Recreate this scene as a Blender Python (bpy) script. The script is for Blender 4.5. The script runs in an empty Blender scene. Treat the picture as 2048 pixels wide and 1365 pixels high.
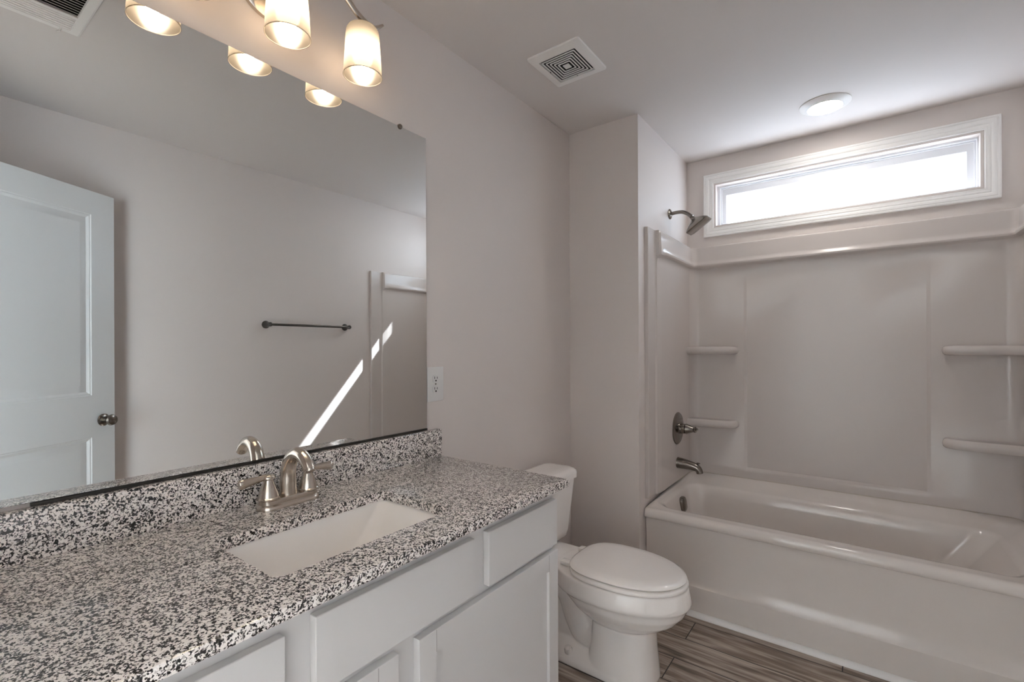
import bpy, bmesh, math, random
from mathutils import Vector, Matrix
random.seed(7)
sc = bpy.context.scene
COL = sc.collection
PI = math.pi

# ------------------------------------------------------------------ room measures (metres)
H = 2.492                  # ceiling
X1, Y1, Y2, W = 0.3974, 2.3086, 3.139, 1.922   # alcove left wall, return wall, back wall, right wall
ZC = 0.8986                # counter top
YB = -0.32                 # far face of the wall with the doorway

# ------------------------------------------------------------------ camera
cam = bpy.data.cameras.new('camera')
cam.sensor_width = 36.0
cam.lens = 946.354 / 2048 * 36
cam.shift_y = 12.4585 / 2048
cam.clip_start = 0.02
cam_o = bpy.data.objects.new('camera', cam)
COL.objects.link(cam_o)
r_ = Vector((0.80162825, 0.59780763, -0.00426517))
u_ = Vector((0.00339855, 0.00257734, 0.9999909))
f_ = Vector((-0.597813186, 0.80163545, -0.0000343898883))
m = Matrix.Identity(4)
for i in range(3):
    m[i][0], m[i][1], m[i][2] = r_[i], u_[i], -f_[i]
m[0][3], m[1][3], m[2][3] = 1.31719631, 0.0, 1.30842577
cam_o.matrix_world = m
sc.camera = cam_o

# ------------------------------------------------------------------ world, sun, exposure
sc.view_settings.view_transform = 'Standard'
sc.view_settings.look = 'None'
sc.view_settings.exposure = 2.08
sc.view_settings.gamma = 1.0
sc.view_settings.use_curve_mapping = False
wd = bpy.data.worlds.new('sky')
sc.world = wd
wd.use_nodes = True
bg = wd.node_tree.nodes['Background']
bg.inputs['Color'].default_value = (0.84, 0.92, 1.0, 1)
bg.inputs['Strength'].default_value = 4.5
sun = bpy.data.lights.new('sun', 'SUN')
sun.energy = 17.0
sun.angle = math.radians(0.53)
sun.color = (1.0, 0.98, 0.95)
sun_o = bpy.data.objects.new('sun', sun)
COL.objects.link(sun_o)
sun_o.location = (0.3, 6, 5)
sun_o.rotation_euler = Vector((0.278, -1.0, -1.15)).to_track_quat('-Z', 'Y').to_euler()
BULB, REC = 21.0, 16.0      # radiance of the vanity bulbs and of the recessed lamp
sc.cycles.max_bounces = 14
sc.cycles.diffuse_bounces = 8
sc.cycles.glossy_bounces = 6
sc.cycles.transparent_max_bounces = 8
sc.cycles.caustics_reflective = False
sc.cycles.caustics_refractive = False
sc.cycles.sample_clamp_indirect = 6.0
sc.cycles.use_denoising = True

# ------------------------------------------------------------------ materials
def mat(name, color, rough=0.5, metal=0.0, coat=0.0, emit=None, estr=0.0, spec=0.5):
    mt = bpy.data.materials.new(name)
    mt.use_nodes = True
    b = mt.node_tree.nodes['Principled BSDF']
    b.inputs['Base Color'].default_value = (*color, 1)
    b.inputs['Roughness'].default_value = rough
    b.inputs['Metallic'].default_value = metal
    b.inputs['Coat Weight'].default_value = coat
    b.inputs['Coat Roughness'].default_value = 0.04
    b.inputs['Specular IOR Level'].default_value = spec
    if emit:
        b.inputs['Emission Color'].default_value = (*emit, 1)
        b.inputs['Emission Strength'].default_value = estr
    return mt

def bump(mt, scale, strength, dist=0.001, detail=3):
    nt = mt.node_tree
    tc = nt.nodes.new('ShaderNodeTexCoord')
    nz = nt.nodes.new('ShaderNodeTexNoise')
    nz.inputs['Scale'].default_value = scale
    nz.inputs['Detail'].default_value = detail
    bp = nt.nodes.new('ShaderNodeBump')
    bp.inputs['Strength'].default_value = strength
    bp.inputs['Distance'].default_value = dist
    nt.links.new(tc.outputs['Object'], nz.inputs['Vector'])
    nt.links.new(nz.outputs['Fac'], bp.inputs['Height'])
    nt.links.new(bp.outputs['Normal'], nt.nodes['Principled BSDF'].inputs['Normal'])
    return mt

M = {}
M['wall'] = bump(mat('wall_paint', (0.665, 0.61, 0.582), 0.6), 260, 0.10, 0.0006)
M['white_wall'] = mat('white_wall_paint', (0.85, 0.84, 0.82), 0.6)  # for the unseen walls, kept bright to bounce fill light
M['carpet'] = mat('pale_carpet', (0.62, 0.58, 0.53), 0.95)  # for the unseen floor, kept pale so daylight bounces off it
M['ceil'] = bump(mat('ceiling_paint', (0.665, 0.625, 0.605), 0.8), 200, 0.12, 0.0006)
M['trim'] = mat('trim_paint', (0.84, 0.83, 0.82), 0.35)
M['door'] = mat('door_paint', (0.74, 0.755, 0.755), 0.38)
M['cab'] = mat('cabinet_paint', (0.67, 0.655, 0.65), 0.35)
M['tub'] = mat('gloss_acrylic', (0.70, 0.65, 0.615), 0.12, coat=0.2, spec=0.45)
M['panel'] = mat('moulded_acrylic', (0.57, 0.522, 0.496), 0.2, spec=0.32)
M['china'] = mat('vitreous_china', (0.88, 0.845, 0.82), 0.12, coat=0.6)
M['seat'] = mat('seat_plastic', (0.90, 0.865, 0.84), 0.14, coat=0.5)
M['sink'] = mat('sink_china', (0.90, 0.865, 0.83), 0.12, coat=0.5)
M['nickel'] = mat('brushed_nickel', (0.62, 0.555, 0.49), 0.2, 1.0)
M['darkened_nickel'] = mat('darkened_nickel', (0.24, 0.215, 0.19), 0.2, 1.0)  # same nickel, the shower fittings' dark reflections put into its colour
M['bar_reflect'] = mat('reflection_dark_bar', (0.11, 0.105, 0.10), 0.25, 1.0)  # towel bar's dark reflections painted into the base colour
M['mirror'] = mat('silvered_glass', (0.87, 0.88, 0.865), 0.0, 1.0)
M['edge'] = mat('dark_channel', (0.05, 0.05, 0.045), 0.35, 0.6)
M['plastic'] = mat('white_plastic', (0.70, 0.69, 0.68), 0.3)
M['slot'] = mat('dark_slot', (0.015, 0.014, 0.014), 0.7)
M['duct_shade'] = mat('painted_duct_shade', (0.006, 0.006, 0.006), 0.8)  # near-black paint standing for the shade inside the vents
M['vent'] = mat('vent_enamel', (0.80, 0.78, 0.76), 0.4)
M['vinyl'] = mat('white_vinyl', (0.74, 0.76, 0.80), 0.3)
M['bulb'] = mat('lit_bulb', (1, 0.95, 0.85), 0.4, emit=(1.0, 0.81, 0.60), estr=BULB)
M['led'] = mat('lit_lens', (1, 1, 1), 0.4, emit=(1.0, 0.95, 0.88), estr=REC)
M['joint'] = mat('joint_filler', (0.26, 0.25, 0.245), 0.6)
M['caulk'] = mat('caulk', (0.42, 0.36, 0.26), 0.5)

def shade_material(name, through, back):
    mt = bpy.data.materials.new(name)
    mt.use_nodes = True
    nt = mt.node_tree
    nt.nodes.clear()
    out = nt.nodes.new('ShaderNodeOutputMaterial')
    tl = nt.nodes.new('ShaderNodeBsdfTranslucent'); tl.inputs['Color'].default_value = (*through, 1)
    df = nt.nodes.new('ShaderNodeBsdfDiffuse'); df.inputs['Color'].default_value = (*back, 1)
    tr = nt.nodes.new('ShaderNodeBsdfTransparent'); tr.inputs['Color'].default_value = (1.0, 0.95, 0.88, 1)
    gl = nt.nodes.new('ShaderNodeBsdfGlossy'); gl.inputs['Roughness'].default_value = 0.25
    m1 = nt.nodes.new('ShaderNodeMixShader'); m1.inputs[0].default_value = 0.5
    m2 = nt.nodes.new('ShaderNodeMixShader'); m2.inputs[0].default_value = 0.008
    m3 = nt.nodes.new('ShaderNodeMixShader'); m3.inputs[0].default_value = 0.04
    L = nt.links.new
    L(tl.outputs[0], m1.inputs[1]); L(df.outputs[0], m1.inputs[2])
    L(m1.outputs[0], m2.inputs[1]); L(tr.outputs[0], m2.inputs[2])
    L(m2.outputs[0], m3.inputs[1]); L(gl.outputs[0], m3.inputs[2])
    L(m3.outputs[0], out.inputs['Surface'])
    return mt
M['shade'] = shade_material('frosted_glass', (0.19, 0.170, 0.146), (0.085, 0.074, 0.062))
M['rim'] = shade_material('brightened_glass_rim', (0.55, 0.50, 0.44), (0.5, 0.46, 0.40))  # lighter copy of the shade glass, its bright edge put into the colour

def pane_material(name, tint):
    mt = bpy.data.materials.new(name)
    mt.use_nodes = True
    nt = mt.node_tree
    nt.nodes.clear()
    out = nt.nodes.new('ShaderNodeOutputMaterial')
    tr = nt.nodes.new('ShaderNodeBsdfTransparent'); tr.inputs['Color'].default_value = (*tint, 1)
    gl = nt.nodes.new('ShaderNodeBsdfGlossy'); gl.inputs['Roughness'].default_value = 0.0
    mx = nt.nodes.new('ShaderNodeMixShader')
    mx.inputs[0].default_value = 0.06
    nt.links.new(tr.outputs[0], mx.inputs[1]); nt.links.new(gl.outputs[0], mx.inputs[2])
    nt.links.new(mx.outputs[0], out.inputs['Surface'])
    return mt
M['glass'] = pane_material('window_glass', (0.95, 0.97, 0.98))
M['lowe'] = pane_material('tinted_window_glass', (0.72, 0.76, 0.80))

def granite_material():
    mt = mat('speckled_granite', (0.5, 0.5, 0.5), 0.14, coat=0.3)
    nt = mt.node_tree
    b = nt.nodes['Principled BSDF']
    L = nt.links.new
    tc = nt.nodes.new('ShaderNodeTexCoord')
    # wobble the coordinates so the grains are ragged
    wn = nt.nodes.new('ShaderNodeTexNoise'); wn.inputs['Scale'].default_value = 300; wn.inputs['Detail'].default_value = 2
    sb = nt.nodes.new('ShaderNodeVectorMath'); sb.operation = 'SUBTRACT'; sb.inputs[1].default_value = (0.5, 0.5, 0.5)
    sm = nt.nodes.new('ShaderNodeVectorMath'); sm.operation = 'SCALE'; sm.inputs['Scale'].default_value = 0.006
    ad = nt.nodes.new('ShaderNodeVectorMath'); ad.operation = 'ADD'
    L(tc.outputs['Object'], wn.inputs['Vector']); L(wn.outputs['Color'], sb.inputs[0]); L(sb.outputs[0], sm.inputs[0])
    L(tc.outputs['Object'], ad.inputs[0]); L(sm.outputs[0], ad.inputs[1])
    v1 = nt.nodes.new('ShaderNodeTexVoronoi'); v1.inputs['Scale'].default_value = 350
    v2 = nt.nodes.new('ShaderNodeTexVoronoi'); v2.inputs['Scale'].default_value = 120
    L(ad.outputs[0], v1.inputs['Vector']); L(ad.outputs[0], v2.inputs['Vector'])
    s1 = nt.nodes.new('ShaderNodeSeparateColor'); s2 = nt.nodes.new('ShaderNodeSeparateColor')
    L(v1.outputs['Color'], s1.inputs[0]); L(v2.outputs['Color'], s2.inputs[0])
    mx = nt.nodes.new('ShaderNodeMath'); mx.operation = 'MULTIPLY_ADD'; mx.inputs[1].default_value = 0.30
    sc1 = nt.nodes.new('ShaderNodeMath'); sc1.operation = 'MULTIPLY'; sc1.inputs[1].default_value = 0.70
    L(s1.outputs[0], sc1.inputs[0]); L(s2.outputs[1], mx.inputs[0]); L(sc1.outputs[0], mx.inputs[2])
    rp = nt.nodes.new('ShaderNodeValToRGB')
    rp.color_ramp.interpolation = 'LINEAR'
    e = rp.color_ramp.elements
    e[0].position = 0.0; e[0].color = (0.010, 0.010, 0.010, 1)
    e[1].position = 1.0; e[1].color = (0.94, 0.90, 0.86, 1)
    for pos, c in ((0.365, (0.018, 0.016, 0.016, 1)), (0.405, (0.13, 0.12, 0.115, 1)), (0.46, (0.36, 0.33, 0.31, 1)), (0.50, (0.84, 0.785, 0.745, 1)), (0.75, (0.93, 0.88, 0.84, 1))):
        q = e.new(pos); q.color = c
    L(mx.outputs[0], rp.inputs['Fac'])
    L(rp.outputs['Color'], b.inputs['Base Color'])
    return mt
M['granite'] = granite_material()

def floor_material():
    mt = mat('wood_plank_tile', (0.2, 0.16, 0.13), 0.42)
    nt = mt.node_tree
    b = nt.nodes['Principled BSDF']
    L = nt.links.new
    tc = nt.nodes.new('ShaderNodeTexCoord')
    mp = nt.nodes.new('ShaderNodeMapping')
    mp.inputs['Location'].default_value = (-0.67 + 4 * 0.914, -2.0 + 0.155 * 40, 0)
    L(tc.outputs['Object'], mp.inputs['Vector'])
    bk = nt.nodes.new('ShaderNodeTexBrick')
    bk.offset = 0.376; bk.offset_frequency = 2
    bk.inputs['Color1'].default_value = (0, 0, 0, 1); bk.inputs['Color2'].default_value = (1, 1, 1, 1)
    bk.inputs['Mortar'].default_value = (0.5, 0.5, 0.5, 1)
    bk.inputs['Scale'].default_value = 1.0
    bk.inputs['Mortar Size'].default_value = 0.0022
    bk.inputs['Mortar Smooth'].default_value = 0.1
    bk.inputs['Bias'].default_value = 0.0
    bk.inputs['Brick Width'].default_value = 0.914
    bk.inputs['Row Height'].default_value = 0.155
    L(mp.outputs[0], bk.inputs['Vector'])
    # grain: noise stretched along the plank, shifted per plank
    cs = nt.nodes.new('ShaderNodeVectorMath'); cs.operation = 'MULTIPLY_ADD'
    cs.inputs[1].default_value = (3.1, 5.7, 2.3)
    L(bk.outputs['Color'], cs.inputs[0]); L(tc.outputs['Object'], cs.inputs[2])
    st = nt.nodes.new('ShaderNodeMapping'); st.inputs['Scale'].default_value = (3.2, 42, 1)
    L(cs.outputs[0], st.inputs['Vector'])
    n1 = nt.nodes.new('ShaderNodeTexNoise'); n1.inputs['Scale'].default_value = 1.0; n1.inputs['Detail'].default_value = 6; n1.inputs['Distortion'].default_value = 0.8
    L(st.outputs[0], n1.inputs['Vector'])
    st2 = nt.nodes.new('ShaderNodeMapping'); st2.inputs['Scale'].default_value = (2.0, 9, 1)
    L(cs.outputs[0], st2.inputs['Vector'])
    n2 = nt.nodes.new('ShaderNodeTexNoise'); n2.inputs['Scale'].default_value = 1.0; n2.inputs['Detail'].default_value = 3; n2.inputs['Distortion'].default_value = 1.5
    L(st2.outputs[0], n2.inputs['Vector'])
    mm = nt.nodes.new('ShaderNodeMath'); mm.operation = 'MULTIPLY_ADD'; mm.inputs[1].default_value = 0.65
    m3 = nt.nodes.new('ShaderNodeMath'); m3.operation = 'MULTIPLY'; m3.inputs[1].default_value = 0.35
    L(n2.outputs['Fac'], m3.inputs[0]); L(n1.outputs['Fac'], mm.inputs[0]); L(m3.outputs[0], mm.inputs[2])
    rp = nt.nodes.new('ShaderNodeValToRGB')
    e = rp.color_ramp.elements
    e[0].position = 0.33; e[0].color = (0.08, 0.058, 0.044, 1)
    e[1].position = 0.66; e[1].color = (0.60, 0.52, 0.45, 1)
    q = e.new(0.46); q.color = (0.27, 0.21, 0.168, 1)
    q = e.new(0.53); q.color = (0.40, 0.335, 0.285, 1)
    L(mm.outputs[0], rp.inputs['Fac'])
    gm = nt.nodes.new('ShaderNodeMix'); gm.data_type = 'RGBA'
    gm.inputs[7].default_value = (0.018, 0.016, 0.015, 1)
    L(bk.outputs['Fac'], gm.inputs[0]); L(rp.outputs['Color'], gm.inputs[6])
    L(gm.outputs[2], b.inputs['Base Color'])
    bp = nt.nodes.new('ShaderNodeBump'); bp.inputs['Strength'].default_value = 0.3; bp.inputs['Distance'].default_value = 0.001
    L(n1.outputs['Fac'], bp.inputs['Height']); L(bp.outputs['Normal'], b.inputs['Normal'])
    return mt
M['floor'] = floor_material()

# ------------------------------------------------------------------ mesh helpers
def nb():
    return bmesh.new()

def box(bm, x0, x1, y0, y1, z0, z1, bev=0.0, seg=2):
    vs = [bm.verts.new((x, y, z)) for x in (x0, x1) for y in (y0, y1) for z in (z0, z1)]
    fs = []
    for q in ((0, 1, 3, 2), (4, 6, 7, 5), (0, 4, 5, 1), (2, 3, 7, 6), (0, 2, 6, 4), (1, 5, 7, 3)):
        fs.append(bm.faces.new([vs[i] for i in q]))
    if bev:
        es = list({e for f in fs for e in f.edges})
        bmesh.ops.bevel(bm, geom=es, offset=bev, segments=seg, profile=0.5, affect='EDGES')
    return bm

def loft(bm, rings, closed=True, cap0=False, cap1=False):
    vr = [[bm.verts.new(p) for p in r] for r in rings]
    n = len(vr[0])
    for a, b in zip(vr, vr[1:]):
        for i in range(n if closed else n - 1):
            j = (i + 1) % n
            bm.faces.new((a[i], a[j], b[j], b[i]))
    if cap0: bm.faces.new(list(reversed(vr[0])))
    if cap1: bm.faces.new(vr[-1])
    return vr

def frame_of(axis):
    a = Vector(axis).normalized()
    t = Vector((0, 0, 1)) if abs(a.z) < 0.9 else Vector((1, 0, 0))
    u = a.cross(t).normalized()
    return a, u, a.cross(u)

def lathe(bm, c, axis, prof, seg=40, cap0=True, cap1=True):
    a, u, v = frame_of(axis)
    c = Vector(c)
    rings = [[c + a * t + (u * math.cos(2 * PI * k / seg) + v * math.sin(2 * PI * k / seg)) * r for k in range(seg)] for r, t in prof]
    loft(bm, rings, True, cap0 and prof[0][0] > 0, cap1 and prof[-1][0] > 0)
    return bm

def spline(pts, n=8):
    P = [Vector(p) for p in pts]
    out = []
    for i in range(len(P) - 1):
        p0 = P[max(i - 1, 0)]; p1 = P[i]; p2 = P[i + 1]; p3 = P[min(i + 2, len(P) - 1)]
        for k in range(n):
            t = k / n
            out.append(0.5 * ((2 * p1) + (p2 - p0) * t + (2 * p0 - 5 * p1 + 4 * p2 - p3) * t * t + (3 * p1 - p0 - 3 * p2 + p3) * t ** 3))
    out.append(P[-1])
    return out

def tube(bm, pts, rad, seg=20, up=None, flat=1.0, caps=True):
    """pts smooth list; rad number, or list; flat squeezes the second axis."""
    n = len(pts)
    if not isinstance(rad, (list, tuple)): rad = [rad] * n
    if len(rad) != n:
        rr = []
        for i in range(n):
            t = i / (n - 1) * (len(rad) - 1); k = min(int(t), len(rad) - 2); rr.append(rad[k] + (rad[k + 1] - rad[k]) * (t - k))
        rad = rr
    prev = None
    rings = []
    for i, p in enumerate(pts):
        d = (pts[min(i + 1, n - 1)] - pts[max(i - 1, 0)]).normalized()
        if prev is None:
            t = Vector(up) if up else (Vector((0, 0, 1)) if abs(d.z) < 0.9 else Vector((0, 1, 0)))
            u = d.cross(t).normalized()
        else:
            u = (prev - d * prev.dot(d)).normalized()
        prev = u
        v = d.cross(u)
        rings.append([p + u * math.cos(2 * PI * k / seg) * rad[i] + v * math.sin(2 * PI * k / seg) * rad[i] * flat for k in range(seg)])
    loft(bm, rings, True, caps, caps)
    return bm

def rrect(x0, x1, y0, y1, r, z, n=8):
    """rounded rectangle ring, 4*(n+1) points, starting at the +x +y corner, anticlockwise; z number or function"""
    r = min(r, (x1 - x0) / 2 - 1e-4, (y1 - y0) / 2 - 1e-4)
    out = []
    for cx, cy, a0 in ((x1 - r, y1 - r, 0), (x0 + r, y1 - r, 90), (x0 + r, y0 + r, 180), (x1 - r, y0 + r, 270)):
        for k in range(n + 1):
            a = math.radians(a0 + 90 * k / n)
            x, y = cx + r * math.cos(a), cy + r * math.sin(a)
            out.append((x, y, z(x, y) if callable(z) else z))
    return out

def finish(bm, angle=35):
    bmesh.ops.recalc_face_normals(bm, faces=bm.faces[:])
    for f in bm.faces: f.smooth = True

def obj(name, bm, material, parent=None, base=None, angle=35):
    """link bm (built in room coordinates) as one mesh object; children keep their thing's origin"""
    finish(bm)
    off = Vector((0, 0, 0))
    if parent is not None:
        off = parent['_w'] if False else WORLD[parent.name]
    elif base is not None:
        off = Vector(base)
    me = bpy.data.meshes.new(name)
    for v in bm.verts: v.co -= off
    bm.to_mesh(me); bm.free()
    me.set_sharp_from_angle(angle=math.radians(angle))
    ms = material if isinstance(material, (list, tuple)) else [material]
    for q in ms: me.materials.append(q)
    o = bpy.data.objects.new(name, me)
    COL.objects.link(o)
    if parent is not None: o.parent = parent
    else: o.location = off
    WORLD[o.name] = off.copy()
    return o
WORLD = {}

def thing(name, label, cat, loc, group=None):
    o = bpy.data.objects.new(name, None)
    o.empty_display_size = 0.05
    COL.objects.link(o)
    o.location = loc
    o['label'] = label; o['category'] = cat
    if group: o['group'] = group
    WORLD[o.name] = Vector(loc)
    return o

def tag(o, label, cat, group=None):
    o['label'] = label; o['category'] = cat
    if group: o['group'] = group
    return o

def struct(o, label, cat):
    o['kind'] = 'structure'; o['label'] = label; o['category'] = cat
    return o

# ------------------------------------------------------------------ the room
T = 0.14
HX0, HX1, HY = -0.6, 3.0, -3.0      # the room beyond the doorway the camera stands in
bm = nb(); box(bm, HX0 - T, HX1 + T, YB, Y2 + T, -0.06, 0.0)
struct(obj('floor', bm, M['floor']), 'grey brown wood-look plank tile floor in front of the bathtub', 'floor')
bm = nb(); box(bm, HX0 - T, HX1 + T, HY - T, Y2 + T, H, H + 0.08)
struct(obj('ceiling', bm, M['ceil']), 'smooth greige ceiling over the whole bathroom', 'ceiling')
bm = nb(); box(bm, -T, 0, YB, Y2 + T, 0, H)
struct(obj('wall_left', bm, M['wall']), 'greige wall carrying the big mirror and the vanity light', 'wall')
bm = nb(); box(bm, 0, X1, Y1, Y2 + T, 0, H)
struct(obj('wall_return', bm, M['wall']), 'narrow greige wall stub between the toilet and the bathtub', 'wall')
bm = nb(); box(bm, W, W + T, YB, Y2 + T, 0, H)
struct(obj('wall_right', bm, M['wall']), 'greige wall with the towel bar, seen in the mirror', 'wall')
bm = nb(); box(bm, 0, 0.60, YB, YB + 0.12, 0, H); box(bm, 0.60, 1.50, YB, YB + 0.12, 2.12, H); box(bm, 1.50, W, YB, 0.045, 0, H)
struct(obj('wall_near', bm, M['wall']), 'greige wall around the doorway the open door belongs to', 'wall')
# unseen room beyond the doorway; its window and pale surfaces are added as fill
bm = nb(); box(bm, HX0 - T, HX1 + T, HY - T, YB, -0.06, 0.0)
struct(obj('floor_fill', bm, M['carpet']), 'unseen pale carpet, added beyond the doorway to bounce fill light', 'floor')
bm = nb()
box(bm, HX0 - T, HX1 + T, HY - T, HY, 0, H); box(bm, HX1, HX1 + T, HY, YB, 0, H)
box(bm, HX0 - T, -T, YB, YB + 0.12, 0, H); box(bm, W + T, HX1 + T, YB, YB + 0.12, 0, H)
box(bm, HX0 - T, HX0, HY, -2.8, 0, H); box(bm, HX0 - T, HX0, -0.7, YB, 0, H); box(bm, HX0 - T, HX0, -2.8, -0.7, 0, 0.2); box(bm, HX0 - T, HX0, -2.8, -0.7, 2.3, H)
struct(obj('wall_fill', bm, M['white_wall']), 'unseen white walls, added beyond the doorway to bounce daylight inside', 'wall')
bm = nb()
for q in ((-2.8, -2.74, 0.2, 2.3), (-0.76, -0.7, 0.2, 2.3), (-2.74, -0.76, 0.2, 0.26), (-2.74, -0.76, 2.24, 2.3)): box(bm, HX0 - 0.09, HX0 - 0.04, *q)
w2 = struct(obj('window_fill', bm, M['vinyl'], base=(HX0 - 0.06, -1.75, 0.2)), 'unseen white window, added beyond the doorway to let in fill daylight', 'window')
bm = nb(); box(bm, HX0 - 0.066, HX0 - 0.060, -2.74, -0.76, 0.26, 2.24)
obj('pane', bm, M['glass'], w2)
# back wall with the window opening
OX0, OX1, OZ0, OZ1 = 0.572, 1.761, 2.064, 2.318     # clear opening
bm = nb()
box(bm, X1, OX0, Y2, Y2 + T, 0, H); box(bm, OX1, W, Y2, Y2 + T, 0, H)
box(bm, OX0, OX1, Y2, Y2 + T, 0, OZ0); box(bm, OX0, OX1, Y2, Y2 + T, OZ1, H)
struct(obj('wall_back', bm, M['wall']), 'greige wall behind the bathtub around the transom window', 'wall')
# baseboards (hidden behind the toilet and in the mirror's dead angle, but there)
for nm, a, lb in (('baseboard_left', (0, 0.012, 1.29, Y1), 'white baseboard along the wall behind the toilet'),
                  ('baseboard_return', (0.012, X1, Y1 - 0.012, Y1), 'white baseboard on the wall stub beside the toilet'),
                  ('baseboard_right', (W - 0.012, W, 0.05, 2.34), 'white baseboard under the towel bar')):
    bm = nb(); box(bm, a[0], a[1], a[2], a[3], 0, 0.085, 0.003, 1)
    struct(obj(nm, bm, M['trim']), lb, 'baseboard')

# ------------------------------------------------------------------ transom window
wr = bpy.data.objects.new('window_1', None); COL.objects.link(wr)
wr.location = ((OX0 + OX1) / 2, Y2, OZ0); WORLD['window_1'] = Vector(wr.location)
struct(wr, 'wide low transom window above the bathtub', 'window')
CX0, CX1, CZ0, CZ1 = 0.5034, 1.8299, 1.9953, 2.3852     # outer casing

def rect_ring(o, y, x0=CX0, x1=CX1, z0=CZ0, z1=CZ1):
    return [(x0 + o, y, z0 + o), (x1 - o, y, z0 + o), (x1 - o, y, z1 - o), (x0 + o, y, z1 - o)]
prof = [(0, Y2 - 0.0), (0, Y2 - 0.017), (0.002, Y2 - 0.019), (0.009, Y2 - 0.019), (0.0105, Y2 - 0.0165), (0.013, Y2 - 0.0165),
        (0.016, Y2 - 0.018), (0.024, Y2 - 0.0165), (0.031, Y2 - 0.0125), (0.0335, Y2 - 0.0105), (0.036, Y2 - 0.0125), (0.042, Y2 - 0.0115),
        (0.046, Y2 - 0.0095), (0.052, Y2 - 0.010), (0.0552, Y2 - 0.0085), (0.056, Y2 - 0.004), (0.056, Y2)]
bm = nb(); loft(bm, [rect_ring(o, y) for o, y in prof])
obj('window_casing', bm, M['trim'], wr, angle=20)
# jamb liner, vinyl frame, sash
bm = nb()
J = 0.0595
rings = [rect_ring(J, Y2 - 0.004), rect_ring(J, Y2 + 0.045), rect_ring(J + 0.004, Y2 + 0.047), rect_ring(J + 0.004, Y2 + 0.052)]
loft(bm, rings)
obj('jamb', bm, M['trim'], wr, angle=20)
bm = nb()
def rr2(a, y): return [(0.577 + a, y, 2.061 + a), (1.768 - a, y, 2.061 + a), (1.768 - a, y, 2.320 - a), (0.577 + a, y, 2.320 - a)]
rings = [rr2(-0.02, Y2 + 0.050), rr2(0.002, Y2 + 0.045), rr2(0.012, Y2 + 0.045), rr2(0.014, Y2 + 0.049), rr2(0.014, Y2 + 0.054), rr2(0.020, Y2 + 0.054),
         rr2(0.023, Y2 + 0.058)]
SX0, SX1, SZ0, SZ1 = 0.624, 1.717, 2.082, 2.256
rings.append([(SX0 - 0.004, Y2 + 0.058, SZ0 - 0.004), (SX1 + 0.004, Y2 + 0.058, SZ0 - 0.004), (SX1 + 0.004, Y2 + 0.058, SZ1 + 0.004), (SX0 - 0.004, Y2 + 0.058, SZ1 + 0.004)])
rings.append([(SX0, Y2 + 0.063, SZ0), (SX1, Y2 + 0.063, SZ0), (SX1, Y2 + 0.063, SZ1), (SX0, Y2 + 0.063, SZ1)])
rings.append([(SX0, Y2 + 0.085, SZ0), (SX1, Y2 + 0.085, SZ0), (SX1, Y2 + 0.085, SZ1), (SX0, Y2 + 0.085, SZ1)])
rings.append(rr2(-0.02, Y2 + 0.085))
loft(bm, rings)
obj('sash', bm, M['vinyl'], wr, angle=20)
bm = nb(); box(bm, SX0, SX1, Y2 + 0.070, Y2 + 0.074, SZ0, SZ1)
obj('pane', bm, M['lowe'], wr)

# ------------------------------------------------------------------ bathtub
tub = thing('bathtub', 'glossy white alcove bathtub with a flat apron front under the window', 'bathtub', (1.16, 2.75, 0))
TX0, TX1 = X1 + 0.004, W - 0.004
bm = nb()
def ztop(x, y):
    # the deck lifts to a tiling lip along the three walls
    t = min(1, max(0, (y - 2.40) / 0.05)); return 0.477 + 0.041 * t * t * (3 - 2 * t)
def zin(x, y):
    return 0.477
YR = 3.118
rings = [
    rrect(TX0, TX1, 2.385, YR, 0.004, 0.432),
    rrect(TX0, TX1, 2.366, YR, 0.004, 0.430),
    rrect(TX0, TX1, 2.358, YR, 0.006, 0.434),
    rrect(TX0, TX1, 2.354, YR, 0.010, 0.445),
    rrect(TX0, TX1, 2.354, YR, 0.014, 0.456),
    rrect(TX0, TX1, 2.358, YR, 0.016, lambda x, y: ztop(x, y) - 0.009),
    rrect(TX0 + 0.002, TX1 - 0.002, 2.366, YR, 0.018, lambda x, y: ztop(x, y) - 0.002),
    rrect(TX0 + 0.006, TX1 - 0.006, 2.378, YR - 0.004, 0.02, ztop),
    rrect(TX0 + 0.022, TX1 - 0.022, 2.388, 3.085, 0.03, ztop),
    rrect(TX0 + 0.030, TX1 - 0.050, 2.400, 3.060, 0.05, lambda x, y: 0.477 + 0.55 * (ztop(x, y) - 0.477)),
    rrect(0.438, 1.830, 2.414, 3.020, 0.08, lambda x, y: 0.478 + 0.15 * (ztop(x, y) - 0.477)),
    rrect(0.448, 1.800, 2.426, 2.985, 0.08, 0.478),
    rrect(0.456, 1.785, 2.436, 2.972, 0.08, 0.473),
    rrect(0.462, 1.775, 2.443, 2.963, 0.075, 0.462),
    rrect(0.470, 1.745, 2.450, 2.955, 0.075, 0.42),
    rrect(0.500, 1.640, 2.470, 2.935, 0.08, 0.27),
    rrect(0.530, 1.560, 2.490, 2.915, 0.11, 0.155),
    rrect(0.560, 1.520, 2.510, 2.895, 0.10, 0.115),
    rrect(0.620, 1.470, 2.550, 2.855, 0.08, 0.098),
]
loft(bm, rings, True, False, True)
obj('basin', bm, M['tub'], tub, angle=50)
bm = nb()
pr = [(2.386, 0.4315), (2.388, 0.40), (2.392, 0.33), (2.392, 0.24), (2.389, 0.19), (2.383, 0.158), (2.374, 0.142), (2.3715, 0.139), (2.371, 0.137), (2.3725, 0.0), (2.40, 0.0), (2.40, 0.431)]
loft(bm, [[(x, y, z) for y, z in pr] for x in (TX0, TX1)], True, True, True)
obj('apron', bm, M['tub'], tub, angle=20)
bm = nb()
ov = Vector((0.469, 2.76, 0.402)); an = Vector((1, 0, 0.12))
rings = []
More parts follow.
